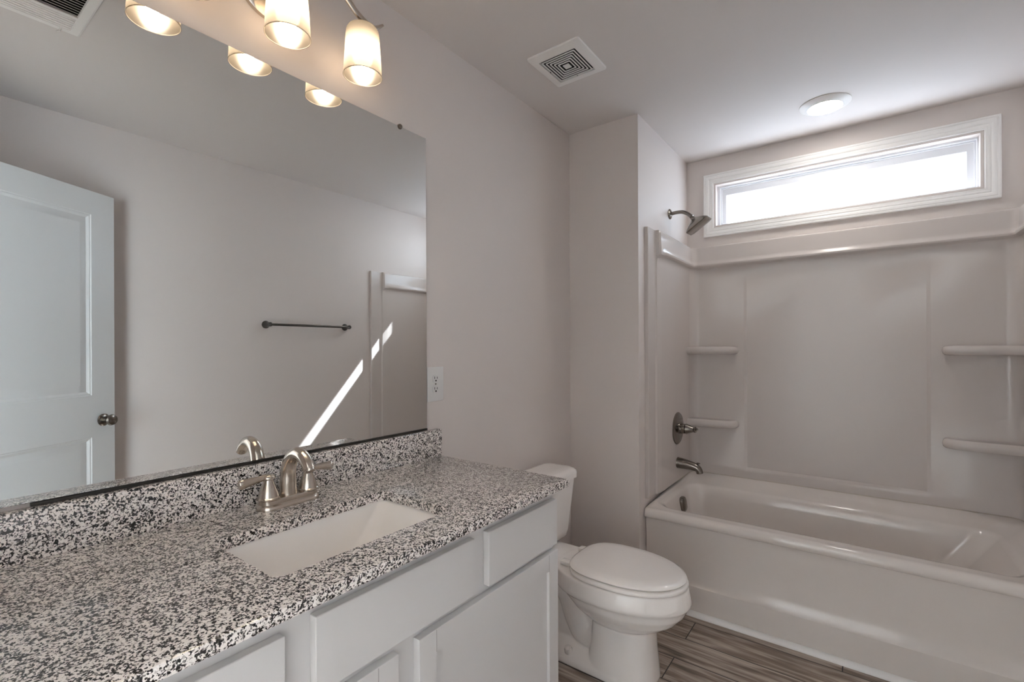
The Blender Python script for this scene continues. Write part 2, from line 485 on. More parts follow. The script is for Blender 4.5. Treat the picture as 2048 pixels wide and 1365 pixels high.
a, u, v = an.normalized(), Vector((0, 1, 0)), an.normalized().cross(Vector((0, 1, 0)))
for hw, hh, t in ((0.036, 0.042, 0.0), (0.036, 0.042, 0.012), (0.033, 0.039, 0.020), (0.024, 0.030, 0.025), (0.0, 0.0, 0.026)):
    rings.append([ov + a * t + u * x + v * y for x, y, _ in rrect(-max(hw, 1e-3), max(hw, 1e-3), -max(hh, 1e-3), max(hh, 1e-3), hw * 0.7, 0, 6)])
loft(bm, rings, True, True, True)
obj('overflow_plate', bm, M['darkened_nickel'], tub)['label'] = 'reflection-darkened nickel overflow cover inside the basin'
# quarter-round along the foot of the apron
bm = nb()
q = [(2.3715, 0.0)] + [(2.3715 - 0.020 * math.cos(math.radians(k)), 0.022 * math.sin(math.radians(k))) for k in range(0, 91, 10)]
loft(bm, [[(x, y, z) for y, z in q] for x in (X1, W)], True, True, True)
struct(obj('trim_1', bm, M['trim']), 'white quarter-round strip along the foot of the bathtub apron', 'trim')

# ------------------------------------------------------------------ tub surround
sur = thing('tub_surround', 'glossy white moulded wall surround on three sides above the bathtub', 'shower surround', (1.16, Y2, 0.516))
ZL = [0.519, 0.555, 0.569, 0.590, 1.0, 1.4, 1.700, 1.730, 1.745, 1.7535, 1.760, 1.767, 1.775, 1.783, 1.800, 1.925 - 0.05, 1.915, 1.925, 1.930, 1.933]
ZL[15] = 1.86
# (z, panel depth) main profile; the nose at 1.80 is the ledge lip
main = [(0.519, .034), (0.555, .034), (0.569, .034), (0.583, .034), (1.0, .034), (1.4, .034), (1.715, .034), (1.760, .035), (1.784, .037), (1.796, .043),
        (1.802, .055), (1.808, .061), (1.816, .063), (1.824, .060), (1.832, .053), (1.845, .050), (1.915, .048), (1.926, .046), (1.932, .040), (1.934, .0)]
def prof_main(rec=0.0, panel=None, band=None):
    out = []
    for i, (z, d) in enumerate(main):
        if i < 9:
            dd = d if panel is None else panel + (d - .034)
            if rec and i in (3, 4, 5, 6): dd -= rec
        elif i < len(main) - 1:
            dd = d if band is None else min(d, band)
        else: dd = d
        out.append((dd, z))
    return out
def prof_flat(d):
    return [(d if i < len(main) - 1 else 0.0, z) for i, (z, _) in enumerate(main)]
R = 0.085
stations = []      # (kind, value, profile)
YF = 2.391
pf = prof_flat(0.02); pm = prof_main()
stations += [('L', YF, prof_flat(0.0)), ('L', YF, prof_flat(0.017)), ('L', YF + 0.003, pf), ('L', 2.488, pf),
             ('L', 2.494, [(min(d, 0.024), z) for d, z in pm]), ('L', 2.497, prof_main(panel=0.028, band=0.040)), ('L', 2.506, prof_main(panel=0.029, band=0.050)),
             ('L', 2.530, prof_main(panel=0.032, band=0.052)), ('L', 2.555, pm), ('L', 2.8, pm), ('L', Y2 - R, pm)]
NA = 10
for k in range(1, NA): stations.append(('A', 90.0 * k / NA, pm))
BX0, BX1 = 0.736, 1.577
pr_ = prof_main(rec=0.011)
stations += [('B', X1 + R, pm), ('B', BX0, pm), ('B', BX0 + 0.014, pr_), ('B', 1.16, pr_), ('B', BX1 - 0.014, pr_), ('B', BX1, pm), ('B', W - R, pm)]
for k in range(1, NA): stations.append(('C', 90.0 * k / NA, pm))
for kind, v, p in reversed(stations[:11]):
    stations.append(('Rr', v, p))
def st_point(kind, v, d, z):
    if kind == 'L': return (X1 + d, v, z)
    if kind == 'Rr': return (W - d, v, z)
    if kind == 'B': return (v, Y2 - d, z)
    a = math.radians(v)
    if kind == 'A': return (X1 + R - (R - d) * math.cos(a), Y2 - R + (R - d) * math.sin(a), z)
    return (W - R + (R - d) * math.sin(a), Y2 - R + (R - d) * math.cos(a), z)
bm = nb()
loft(bm, [[st_point(k, v, d, z) for d, z in p] for k, v, p in stations], closed=False)
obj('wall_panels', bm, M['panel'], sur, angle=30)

def corner_shelf(side, z, label):
    """rounded bull-nose corner shelf; side -1 left, +1 right"""
    xw = X1 + 0.033 if side < 0 else W - 0.033
    s = 1 if side < 0 else -1
    yb = Y2 - 0.036
    # plan outline from the end wall, along the front edge, round the tip to the back wall
    L_ = 0.279 if side < 0 else 0.270
    pts = [(0.0, -0.105), (0.05, -0.103), (0.12, -0.098), (0.19, -0.090), (0.235, -0.079), (0.260, -0.062), (0.274, -0.036), (L_, 0.0)]
    sp = spline([(x, y, 0) for x, y in pts], 5)
    bm = nb()
    th = 0.050
    rings = []
    for inset, zz in ((0.030, -th + 0.002), (0.012, -th + 0.0045), (0.004, -th + 0.011), (0.0, -th / 2), (0.003, -0.010), (0.010, -0.003), (0.022, 0.0), (0.034, -0.002)):
        ring = [(xw - s * 0.004, yb + 0.006, z + zz)]
        for p in sp:
            f = 1 - inset / 0.279; g = 1 - inset / 0.105
            ring.append((xw + s * (p.x * f if p.x > 0 else -0.004), yb + (p.y * g if p.y < 0 else 0.006), z + zz))
        rings.append(ring)
    loft(bm, rings, True, True, True)
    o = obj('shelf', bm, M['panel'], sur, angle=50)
    o['label'] = label
corner_shelf(-1, 1.308, 'upper left corner shelf')
corner_shelf(-1, 0.862, 'lower left corner shelf')
corner_shelf(1, 1.308, 'upper right corner shelf')
corner_shelf(1, 0.862, 'lower right corner shelf')
bm = nb()
tube(bm, [Vector(st_point(k, v, 0.0345, 0.5185)) for k, v, p in stations[9:-9]], 0.0011, 6)
obj('caulk_line', bm, M['caulk'], sur)

# ------------------------------------------------------------------ shower fittings on the alcove's left wall
YS = 2.79
sh = thing('wall_shower', 'reflection-darkened nickel shower head on a bent arm left of the window', 'shower', (X1, YS, 2.088))
bm = nb(); lathe(bm, (X1, YS, 2.088), (1, 0, 0), [(0.030, 0), (0.030, 0.004), (0.026, 0.008), (0.016, 0.012), (0.012, 0.014)])
obj('flange', bm, M['darkened_nickel'], sh)
bm = nb()
arm = spline([(X1 + 0.008, YS, 2.088), (X1 + 0.04, YS, 2.091), (X1 + 0.075, YS, 2.088), (X1 + 0.105, YS, 2.072), (X1 + 0.128, YS, 2.052)], 8)
tube(bm, arm, 0.0105, 18)
obj('arm', bm, M['darkened_nickel'], sh)
bm = nb()
ax = Vector((0.56, 0.10, -0.82)).normalized()
c0 = Vector((X1 + 0.122, YS, 2.058))
uu = ax.cross(Vector((0, 1, 0))).normalized(); vv = ax.cross(uu)
rings = []
for hw, t, rf in ((0.011, -0.002, 1), (0.013, 0.006, 1), (0.010, 0.010, 1), (0.0125, 0.014, 1), (0.0125, 0.019, 1), (0.015, 0.024, 0.9), (0.024, 0.032, 0.7), (0.040, 0.044, 0.5), (0.055, 0.056, 0.4), (0.066, 0.068, 0.34), (0.070, 0.074, 0.33), (0.070, 0.078, 0.33), (0.064, 0.080, 0.33)):
    rings.append([c0 + ax * t + uu * x + vv * y for x, y, _ in rrect(-hw, hw, -hw, hw, hw * rf, 0, 7)])
loft(bm, rings, True, True, True)
obj('spray_head', bm, M['darkened_nickel'], sh, angle=30)

va = thing('shower_valve', 'reflection-darkened nickel round shower valve plate with a lever handle above the tub spout', 'shower valve', (X1 + 0.034, 2.812, 0.828))
bm = nb(); lathe(bm, (X1 + 0.034, 2.812, 0.828), (1, 0, 0), [(0.094, 0), (0.094, 0.004), (0.088, 0.009), (0.060, 0.014), (0.034, 0.016), (0.033, 0.018)], 56)
obj('escutcheon', bm, M['darkened_nickel'], va)
bm = nb(); lathe(bm, (X1 + 0.05, 2.812, 0.828), (1, 0, 0), [(0.029, 0), (0.029, 0.030), (0.026, 0.032), (0.030, 0.035), (0.029, 0.040), (0.020, 0.062), (0.014, 0.076), (0.017, 0.082), (0.017, 0.088), (0.010, 0.094)], 36)
obj('handle_body', bm, M['darkened_nickel'], va)
bm = nb(); tube(bm, spline([(X1 + 0.136, 2.812, 0.828), (X1 + 0.146, 2.800, 0.832), (X1 + 0.160, 2.785, 0.840)], 5), [0.008, 0.009, 0.011, 0.007], 14, flat=0.6)
obj('lever', bm, M['darkened_nickel'], va)

sp_ = thing('tub_spout', 'reflection-darkened nickel tub spout with a diverter knob below the shower valve', 'faucet', (X1 + 0.034, 2.812, 0.625))
bm = nb()
pth = spline([(X1 + 0.033, 2.812, 0.626), (X1 + 0.075, 2.812, 0.623), (X1 + 0.115, 2.812, 0.617), (X1 + 0.142, 2.812, 0.610), (X1 + 0.156, 2.812, 0.596), (X1 + 0.160, 2.812, 0.580)], 6)
tube(bm, pth, [0.032, 0.029, 0.025, 0.022, 0.019, 0.018], 24)
obj('spout', bm, M['darkened_nickel'], sp_)
bm = nb(); lathe(bm, (X1 + 0.150, 2.812, 0.622), (0.15, 0, 1), [(0.004, 0), (0.004, 0.012), (0.010, 0.014), (0.010, 0.017), (0.004, 0.019)], 18)
obj('diverter_knob', bm, M['darkened_nickel'], sp_)

# ------------------------------------------------------------------ vanity cabinet
VY0, VY1 = 0.063, 1.263
XF = 0.531              # face frame plane
van = thing('vanity_cabinet', 'long light grey shaker vanity cabinet under the granite top', 'cabinet', (0.27, 0.663, 0))
bm = nb()
t = 0.016
box(bm, 0.004, XF - 0.019, VY0, VY0 + t, 0, 0.872); box(bm, 0.004, XF - 0.019, VY1 - t, VY1, 0, 0.872)
box(bm, 0.004, XF - 0.06, VY0 + t, VY1 - t, 0.10, 0.116)
box(bm, XF - 0.075, XF - 0.06, VY0 + t, VY1 - t, 0, 0.10)
box(bm, 0.004, 0.012, VY0 + t, VY1 - t, 0.116, 0.872)
obj('carcass', bm, M['cab'], van)
bm = nb()
box(bm, XF - 0.019, XF, VY0, VY1, 0.10, 0.8735)
obj('face_frame', bm, M['cab'], van)
def slab(y0, y1, z0, z1):
    b_ = nb(); box(b_, XF + 0.0005, XF + 0.0200, y0, y1, z0, z1, 0.0012, 1); return b_
obj('false_front', slab(0.454, 0.872, 0.702, 0.840), M['cab'], van)['label'] = 'wide fixed panel in front of the sink'
obj('drawer', slab(0.926, 1.258, 0.700, 0.838), M['cab'], van)['label'] = 'drawer at the toilet end'
obj('drawer', slab(0.069, 0.400, 0.700, 0.834), M['cab'], van)['label'] = 'drawer at the near end'
def shaker(y0, y1, z0, z1, fw=0.0505):
    b_ = nb()
    def rg(o, x): return [(x, y0 + o, z0 + o), (x, y1 - o, z0 + o), (x, y1 - o, z1 - o), (x, y0 + o, z1 - o)]
    x0, x1 = XF + 0.0005, XF + 0.020
    loft(b_, [rg(0, x0), rg(0, x1 - 0.001), rg(0.001, x1), rg(fw, x1), rg(fw + 0.0006, x1 - 0.009)], True, True, True)
    # thin joint grooves between stile and rail
    return b_
for y0, y1, lb in ((0.692, 1.262, 'shaker door at the toilet end'), (0.066, 0.636, 'shaker door at the near end')):
    d = obj('door', shaker(y0, y1, 0.106, 0.681), M['cab'], van, angle=25)
    d['label'] = lb
    for ys in (y0 + 0.0505, y1 - 0.0505):
        for za, zb in ((0.6305, 0.6795), (0.1075, 0.156)):
            g = nb(); box(g, XF + 0.0196, XF + 0.0202, ys - 0.0005, ys + 0.0005, za, zb)
            obj('joint_line', g, M['joint'], d)

# ------------------------------------------------------------------ granite top with backsplash
top = thing('granite_countertop', 'speckled black and white granite countertop with a sink cutout', 'countertop', (0.29, 0.663, ZC - 0.024))
CT = 0.024
SKX0, SKX1, SKY0, SKY1 = 0.212, 0.476, 0.424, 0.866
CX_, CY0, CY1 = 0.5815, 0.042, 1.283
def cring(x0, x1, y0, y1, r, z): return rrect(x0, x1, y0, y1, r, z, 8)
bm = nb()
e = 0.0045
rings = [cring(SKX0, SKX1, SKY0, SKY1, 0.022, ZC - CT), cring(SKX0, SKX1, SKY0, SKY1, 0.022, ZC - 0.003), cring(SKX0 - 0.003, SKX1 + 0.003, SKY0 - 0.003, SKY1 + 0.003, 0.024, ZC),
         cring(0.001 + 0.001, CX_ - e, CY0 + 0.001, CY1 - e, 0.003, ZC), cring(0.001, CX_ - 0.0013, CY0, CY1 - 0.0013, 0.004, ZC - 0.0013), cring(0.001, CX_, CY0, CY1, 0.004, ZC - e),
         cring(0.001, CX_, CY0, CY1, 0.004, ZC - CT + e), cring(0.001, CX_ - 0.0013, CY0, CY1 - 0.0013, 0.004, ZC - CT + 0.0013), cring(0.002, CX_ - e, CY0 + 0.001, CY1 - e, 0.003, ZC - CT)]
loft(bm, rings + [rings[0]])
bmesh.ops.remove_doubles(bm, verts=bm.verts[:], dist=1e-6)
obj('slab', bm, M['granite'], top, angle=40)
bm = nb(); box(bm, 0.001, 0.0265, CY0, CY1, ZC + 0.0002, 0.9995, 0.0025, 2)
obj('backsplash', bm, M['granite'], top)

# ------------------------------------------------------------------ sink
zs = ZC - CT - 0.0008
bm = nb()
rings = [cring(SKX0 - 0.02, SKX1 + 0.02, SKY0 - 0.02, SKY1 + 0.02, 0.03, zs - 0.012), cring(SKX0 - 0.02, SKX1 + 0.02, SKY0 - 0.02, SKY1 + 0.02, 0.03, zs),
         cring(SKX0 - 0.003, SKX1 + 0.003, SKY0 - 0.003, SKY1 + 0.003, 0.024, zs), cring(SKX0 + 0.001, SKX1 - 0.001, SKY0 + 0.002, SKY1 - 0.002, 0.026, zs - 0.006),
         cring(SKX0 + 0.004, SKX1 - 0.004, SKY0 + 0.012, SKY1 - 0.012, 0.030, zs - 0.02), cring(SKX0 + 0.010, SKX1 - 0.010, SKY0 + 0.040, SKY1 - 0.045, 0.034, zs - 0.06),
         cring(SKX0 + 0.018, SKX1 - 0.018, SKY0 + 0.075, SKY1 - 0.085, 0.036, zs - 0.10), cring(SKX0 + 0.03, SKX1 - 0.03, SKY0 + 0.105, SKY1 - 0.115, 0.034, zs - 0.122),
         cring(SKX0 + 0.05, SKX1 - 0.05, SKY0 + 0.14, SKY1 - 0.15, 0.03, zs - 0.130), cring(SKX0 + 0.1, SKX1 - 0.1, SKY0 + 0.195, SKY1 - 0.195, 0.03, zs - 0.134)]
loft(bm, rings, True, False, True)
sink = thing('undermount_sink', 'white rectangular undermount sink in the granite countertop', 'sink', ((SKX0 + SKX1) / 2, (SKY0 + SKY1) / 2, zs - 0.134))
obj('bowl', bm, M['sink'], sink, angle=50)
bm = nb(); lathe(bm, ((SKX0 + SKX1) / 2, (SKY0 + SKY1) / 2, zs - 0.1338), (0, 0, 1), [(0.022, 0), (0.022, 0.002), (0.018, 0.003), (0.012, 0.001)], 24)
obj('drain', bm, M['nickel'], sink)

# ------------------------------------------------------------------ faucet
FX, FY = 0.093, 0.650
fau = thing('bathroom_faucet', 'brushed nickel two-handle faucet behind the sink', 'faucet', (FX, FY, ZC))
bm = nb()
rings = []
for o, z in ((0.0, 0.0), (0.0, 0.006), (-0.002, 0.010), (-0.0055, 0.013), (-0.006, 0.022), (-0.008, 0.025), (-0.013, 0.026)):
    rings.append(rrect(FX - 0.030 - o, FX + 0.030 + o, FY - 0.082 - o, FY + 0.082 + o, 0.0295 + o, ZC + z, 10))
loft(bm, rings, True, True, True)
obj('base_plate', bm, M['nickel'], fau, angle=28)
bm = nb()
pth = spline([(FX - 0.002, FY, ZC + 0.024), (FX - 0.003, FY, ZC + 0.055), (FX - 0.001, FY, ZC + 0.090), (FX + 0.012, FY, ZC + 0.118), (FX + 0.036, FY, ZC + 0.135), (FX + 0.064, FY, ZC + 0.134), (FX + 0.089, FY, ZC + 0.119), (FX + 0.102, FY, ZC + 0.103)], 8)
tube(bm, pth, [0.0215, 0.0208, 0.0192, 0.0178, 0.0165, 0.0158, 0.0152, 0.0150], 28, up=(0, 1, 0))
lathe(bm, (FX + 0.102, FY, ZC + 0.104), (0.55, 0, -0.83), [(0.0125, -0.002), (0.0125, 0.004), (0.0118, 0.006), (0.009, 0.0065)], 24)
obj('spout', bm, M['nickel'], fau, angle=50)
for s in (-1, 1):
    hy = FY + s * 0.0535
    bm = nb()
    lathe(bm, (FX, hy, ZC + 0.0255), (0, 0, 1), [(0.0275, 0), (0.0275, 0.003), (0.0245, 0.005), (0.0235, 0.010), (0.0215, 0.018), (0.0170, 0.030), (0.0125, 0.042), (0.0110, 0.050), (0.0112, 0.051)], 32)
    h = obj('handle', bm, M['nickel'], fau, angle=40)
    bm = nb()
    lathe(bm, (FX, hy, ZC + 0.074), (0, 0, 1), [(0.0112, 0), (0.0165, 0.002), (0.0172, 0.005), (0.0150, 0.010), (0.009, 0.013), (0.002, 0.014)], 28)
    pth = spline([(FX + 0.002, hy + s * 0.006, ZC + 0.081), (FX + 0.002, hy + s * 0.024, ZC + 0.080), (FX + 0.002, hy + s * 0.045, ZC + 0.078), (FX + 0.002, hy + s * 0.064, ZC + 0.076), (FX + 0.002, hy + s * 0.072, ZC + 0.0755)], 6)
    tube(bm, pth, [0.0062, 0.0060, 0.0080, 0.0100, 0.0078], 18, up=(0, 0, 1), flat=1.28)
    obj('lever', bm, M['nickel'], h, angle=50)

# ------------------------------------------------------------------ mirror
MY0, MY1, MZ0, MZ1 = 0.066, 1.2245, 1.0005, 2.0885
mir = thing('wall_mirror', 'large frameless mirror on the wall above the granite backsplash', 'mirror', (0, 0.645, MZ0))
bm = nb(); box(bm, 0.002, 0.0075, MY0, MY1, MZ0 + 0.0075, MZ1, 0.0006, 1)
obj('mirror_glass', bm, M['mirror'], mir, angle=20)
bm = nb()
box(bm, 0.0005, 0.0095, 0.178, MY1, MZ0, MZ0 + 0.0068)
obj('bottom_channel', bm, M['edge'], mir)['label'] = 'dark metal channel under the mirror'
bm = nb()
box(bm, 0.0005, 0.0020, MY0 + 0.001, MY1, MZ0 + 0.0075, MZ1 + 0.0012)
obj('backing', bm, M['edge'], mir)
for y, z in ((1.102, MZ1 - 0.004), (0.188, MZ1 - 0.004)):
    bm = nb(); lathe(bm, (0.0005, y, z + 0.003), (1, 0, 0), [(0.009, 0), (0.009, 0.009), (0.0075, 0.0115), (0.003, 0.0125)], 20)
    obj('clip', bm, M['darkened_nickel'], mir)['label'] = 'small dark clip on the mirror edge'

# ------------------------------------------------------------------ wall outlet
out = thing('wall_outlet', 'white duplex wall outlet beside the right edge of the mirror', 'outlet', (0, 1.2705, 1.169))
bm = nb(); box(bm, 0.0, 0.0060, 1.2285, 1.3135, 1.104, 1.2345, 0.0028, 2)
obj('cover_plate', bm, M['plastic'], out)
yc = 1.271
for zc_ in (1.1895, 1.1495):
    bm = nb()
    loft(bm, [[(x, yc + a, zc_ + b) for a, b, _ in rrect(-w_, w_, -0.0145, 0.0145, 0.011, 0, 6)] for x, w_ in ((0.0055, 0.0172), (0.0072, 0.0172), (0.0076, 0.0168))], True, True, True)
    rc = obj('receptacle', bm, M['plastic'], out)
    bm = nb()
    box(bm, 0.0070, 0.0079, yc - 0.0078, yc - 0.0055, zc_ - 0.0005, zc_ + 0.0085); box(bm, 0.0070, 0.0079, yc + 0.0055, yc + 0.0078, zc_ - 0.0005, zc_ + 0.0075)
    lathe(bm, (0.0070, yc, zc_ - 0.0072), (1, 0, 0), [(0.0034, 0), (0.0034, 0.0009)], 14)
    obj('socket_hole', bm, M['slot'], rc)
bm = nb(); lathe(bm, (0.0058, yc, 1.1695), (1, 0, 0), [(0.0030, 0), (0.0030, 0.0009), (0.0015, 0.0014)], 14)
obj('screw', bm, M['darkened_nickel'], out)

# ------------------------------------------------------------------ toilet
TY = 1.81
toi = thing('toilet', 'white two-piece toilet between the vanity and the bathtub with its lid closed', 'toilet', (0.40, TY, 0))
def egg(xb, xf, hw, z, n=48, p=2.0, back=2.6):
    """outline blunt at the back, pointed elongated at the front"""
    xm = xb + (xf - xb) * 0.46
    out = []
    for k in range(n):
        a = 2 * PI * k / n
        c, s = math.cos(a), math.sin(a)
        if c >= 0:
            x = xm + (xf - xm) * math.copysign(abs(c) ** (2 / p), c); y = hw * math.copysign(abs(s) ** (2 / p), s)
        else:
            x = xm + (xm - xb) * math.copysign(abs(c) ** (2 / back), c); y = hw * math.copysign(abs(s) ** (2 / back), s)
        out.append((x, TY + y, z))
    return out
bm = nb()
# bowl and pedestal
body = [egg(0.25, 0.778, 0.176, 0.392), egg(0.25, 0.783, 0.180, 0.389), egg(0.25, 0.789, 0.186, 0.36), egg(0.25, 0.793, 0.190, 0.335), egg(0.25, 0.792, 0.189, 0.328),
        egg(0.27, 0.784, 0.180, 0.318), egg(0.30, 0.770, 0.170, 0.290), egg(0.33, 0.74, 0.150, 0.255), egg(0.37, 0.700, 0.125, 0.225), egg(0.40, 0.660, 0.105, 0.205)]
loft(bm, body, True, True, True)
ped = [egg(0.42, 0.652, 0.094, 0.225, back=4, p=2.6), egg(0.415, 0.655, 0.097, 0.19, back=4, p=2.6), egg(0.41, 0.658, 0.102, 0.12, back=4, p=2.6), egg(0.40, 0.664, 0.112, 0.05, back=4, p=2.6), egg(0.39, 0.668, 0.118, 0.0, back=4, p=2.6)]
loft(bm, ped, True, True, True)
# rear deck the tank sits on
loft(bm, [rrect(0.10, 0.34, TY - 0.115, TY + 0.115, 0.05, 0.391), rrect(0.10, 0.34, TY - 0.118, TY + 0.118, 0.05, 0.385), rrect(0.10, 0.34, TY - 0.110, TY + 0.110, 0.05, 0.350), rrect(0.14, 0.32, TY - 0.09, TY + 0.09, 0.05, 0.32)], True, True, True)
# trapway: a thick S down the back, with a web to the pedestal
pth = spline([(0.50, TY, 0.19), (0.43, TY, 0.115), (0.375, TY, 0.11), (0.335, TY, 0.17), (0.30, TY, 0.255), (0.24, TY, 0.30), (0.185, TY, 0.25), (0.17, TY, 0.15), (0.17, TY, 0.01)], 8)
tube(bm, pth, [0.075, 0.078, 0.078, 0.078, 0.078, 0.075, 0.072, 0.072, 0.075], 22)
loft(bm, [rrect(0.17, 0.50, TY - 0.055, TY + 0.055, 0.03, 0.33), rrect(0.15, 0.52, TY - 0.055, TY + 0.055, 0.03, 0.02)], True, True, True)
# foot
loft(bm, [rrect(0.115, 0.60, TY - 0.118, TY + 0.118, 0.06, 0.0), rrect(0.115, 0.60, TY - 0.117, TY + 0.117, 0.06, 0.022), rrect(0.12, 0.59, TY - 0.108, TY + 0.108, 0.06, 0.036), rrect(0.14, 0.57, TY - 0.085, TY + 0.085, 0.05, 0.058), rrect(0.17, 0.54, TY - 0.06, TY + 0.06, 0.04, 0.075)], True, True, True)
bowl = obj('bowl', bm, M['china'], toi, angle=60)
md = bowl.modifiers.new('remesh', 'REMESH'); md.mode = 'VOXEL'; md.voxel_size = 0.0042; md.use_smooth_shade = True
md = bowl.modifiers.new('smooth', 'SMOOTH'); md.factor = 0.5; md.iterations = 7
# bolt cap
bm = nb(); lathe(bm, (0.325, TY - 0.094, 0.040), (0, -0.25, 1), [(0.017, 0), (0.017, 0.012), (0.014, 0.021), (0.007, 0.025), (0.001, 0.026)], 24)
obj('bolt_cap', bm, M['china'], toi)
# tank
bm = nb()
rings = []
for z, xf, hy, r in ((0.394, 0.145, 0.150, 0.04), (0.398, 0.160, 0.172, 0.045), (0.412, 0.172, 0.190, 0.045), (0.44, 0.178, 0.197, 0.045), (0.55, 0.185, 0.212, 0.045), (0.68, 0.194, 0.228, 0.045)):
    rings.append(rrect(0.016, xf, TY - hy, TY + hy, r, z, 8))
loft(bm, rings, True, True, True)
obj('tank', bm, M['china'], toi, angle=60)
bm = nb()
rings = []
for z, o in ((0.6805, -0.006), (0.683, 0.0), (0.706, 0.0), (0.716, -0.004), (0.723, -0.013), (0.7265, -0.028), (0.728, -0.06)):
    rings.append(rrect(0.012 - min(0, o) * 0.5, 0.205 + o, TY - 0.240 - o, TY + 0.240 + o, 0.055 + o * 0.5, z, 10))
loft(bm, rings, True, True, True)
obj('tank_lid', bm, M['china'], toi, angle=50)
# seat ring and closed lid
bm = nb()
sr = [egg(0.340, 0.760, 0.162, 0.3925, back=3.2), egg(0.332, 0.774, 0.175, 0.3955, back=3.2), egg(0.327, 0.781, 0.181, 0.398, back=3.2), egg(0.327, 0.782, 0.182, 0.405, back=3.2), egg(0.330, 0.778, 0.178, 0.411, back=3.2), egg(0.336, 0.770, 0.170, 0.412, back=3.2)]
loft(bm, sr, True, True, True)
obj('seat', bm, M['seat'], toi, angle=50)
bm = nb()
sr = [egg(0.340, 0.752, 0.156, 0.4122, back=3.2), egg(0.332, 0.766, 0.169, 0.4155, back=3.2), egg(0.326, 0.774, 0.176, 0.4175, back=3.2), egg(0.325, 0.776, 0.178, 0.421, back=3.2), egg(0.328, 0.772, 0.174, 0.427, back=3.2), egg(0.338, 0.758, 0.162, 0.4315, back=3.0), egg(0.37, 0.71, 0.13, 0.4345, back=2.6), egg(0.45, 0.60, 0.05, 0.436)]
loft(bm, sr, True, True, True)
obj('seat_lid', bm, M['seat'], toi, angle=50)
for s in (-1, 1):
    bm = nb(); box(bm, 0.285, 0.331, TY + s * 0.078 - 0.018, TY + s * 0.078 + 0.018, 0.3925, 0.411, 0.005, 2)
    obj('hinge', bm, M['seat'], toi)

# ------------------------------------------------------------------ vanity light
LX, LYS, LZR = 0.112, (0.413, 0.643, 0.873), 2.124
vl = thing('vanity_light', 'three-light wavy nickel vanity light with frosted glass shades above the mirror', 'light fixture', (0, 0.643, 2.29))
bm = nb(); lathe(bm, (0, 0.643, 2.290), (1, 0, 0), [(0.078, 0), (0.078, 0.012), (0.072, 0.017), (0.066, 0.018), (0.060, 0.022), (0.030, 0.026), (0.028, 0.05), (0.012, 0.052)], 48)
lathe(bm, (0.05, 0.643, 2.290), (1, 0, 0.55), [(0.012, 0), (0.010, 0.075)], 16)
obj('canopy', bm, M['nickel'], vl)
bm = nb()
half = [(0.0, 2.345), (0.05, 2.372), (0.10, 2.378), (0.15, 2.350), (0.185, 2.320), (0.215, 2.300), (0.248, 2.289), (0.275, 2.293), (0.305, 2.318)]
pts = [(LX, 0.643 - a, b) for a, b in reversed(half[1:])] + [(LX, 0.643 + a, b) for a, b in half]
pts = spline(pts, 8)
n = len(pts)
rad = [0.0035 + 0.0065 * min(1, min(i, n - 1 - i) / 14) for i in range(n)]
tube(bm, pts, rad, 14, up=(1, 0, 0), flat=0.75)
obj('arm', bm, M['nickel'], vl)
for y in LYS:
    bm = nb()
    topz = 2.272 if y != 0.643 else 2.272
    lathe(bm, (LX, y, topz - 0.02), (0, 0, 1), [(0.012, -0.03), (0.021, -0.028), (0.021, 0.012), (0.026, 0.016), (0.026, 0.021), (0.012, 0.024), (0.008, 0.042 if y != 0.643 else 0.095)], 24)
    obj('socket', bm, M['nickel'], vl)
    bm = nb()
    lathe(bm, (LX, y, LZR), (0, 0, 1), [(0.0555, 0.0), (0.0540, 0.03), (0.0515, 0.075), (0.0485, 0.120), (0.0465, 0.134), (0.0420, 0.142), (0.034, 0.147), (0.022, 0.149)], 48, False, False)
    shd = obj('glass_shade', bm, M['shade'], vl, angle=60)
    bm = nb()
    ring = [Vector((LX + 0.0555 * math.cos(2 * PI * k / 48), y + 0.0555 * math.sin(2 * PI * k / 48), LZR)) for k in range(49)]
    tube(bm, ring, 0.0013, 8, caps=False)
    obj('rim', bm, M['rim'], shd)
    bm = nb()
    lathe(bm, (LX, y, LZR + 0.026), (0, 0, 1), [(0.001, 0.0), (0.012, 0.0025), (0.021, 0.009), (0.0275, 0.019), (0.0295, 0.030), (0.0275, 0.043), (0.021, 0.058), (0.015, 0.072), (0.013, 0.092)], 28)
    obj('bulb', bm, M['bulb'], vl, angle=60)

# ------------------------------------------------------------------ recessed ceiling light
rl = thing('recessed_light', 'round white recessed ceiling light in front of the window, lit', 'light fixture', (1.164, 2.775, H))
bm = nb(); lathe(bm, (1.164, 2.775, H), (0, 0, -1), [(0.108, 0), (0.108, 0.003), (0.104, 0.006), (0.088, 0.012), (0.076, 0.018), (0.073, 0.019), (0.071, 0.016)], 64, True, False)
obj('trim_ring', bm, M['vent'], rl)
bm = nb(); lathe(bm, (1.164, 2.775, H - 0.0155), (0, 0, -1), [(0.0715, 0), (0.0715, 0.0012), (0.06, 0.0028), (0.03, 0.004), (0.001, 0.0045)], 48, True, False)
obj('lens', bm, M['led'], rl)

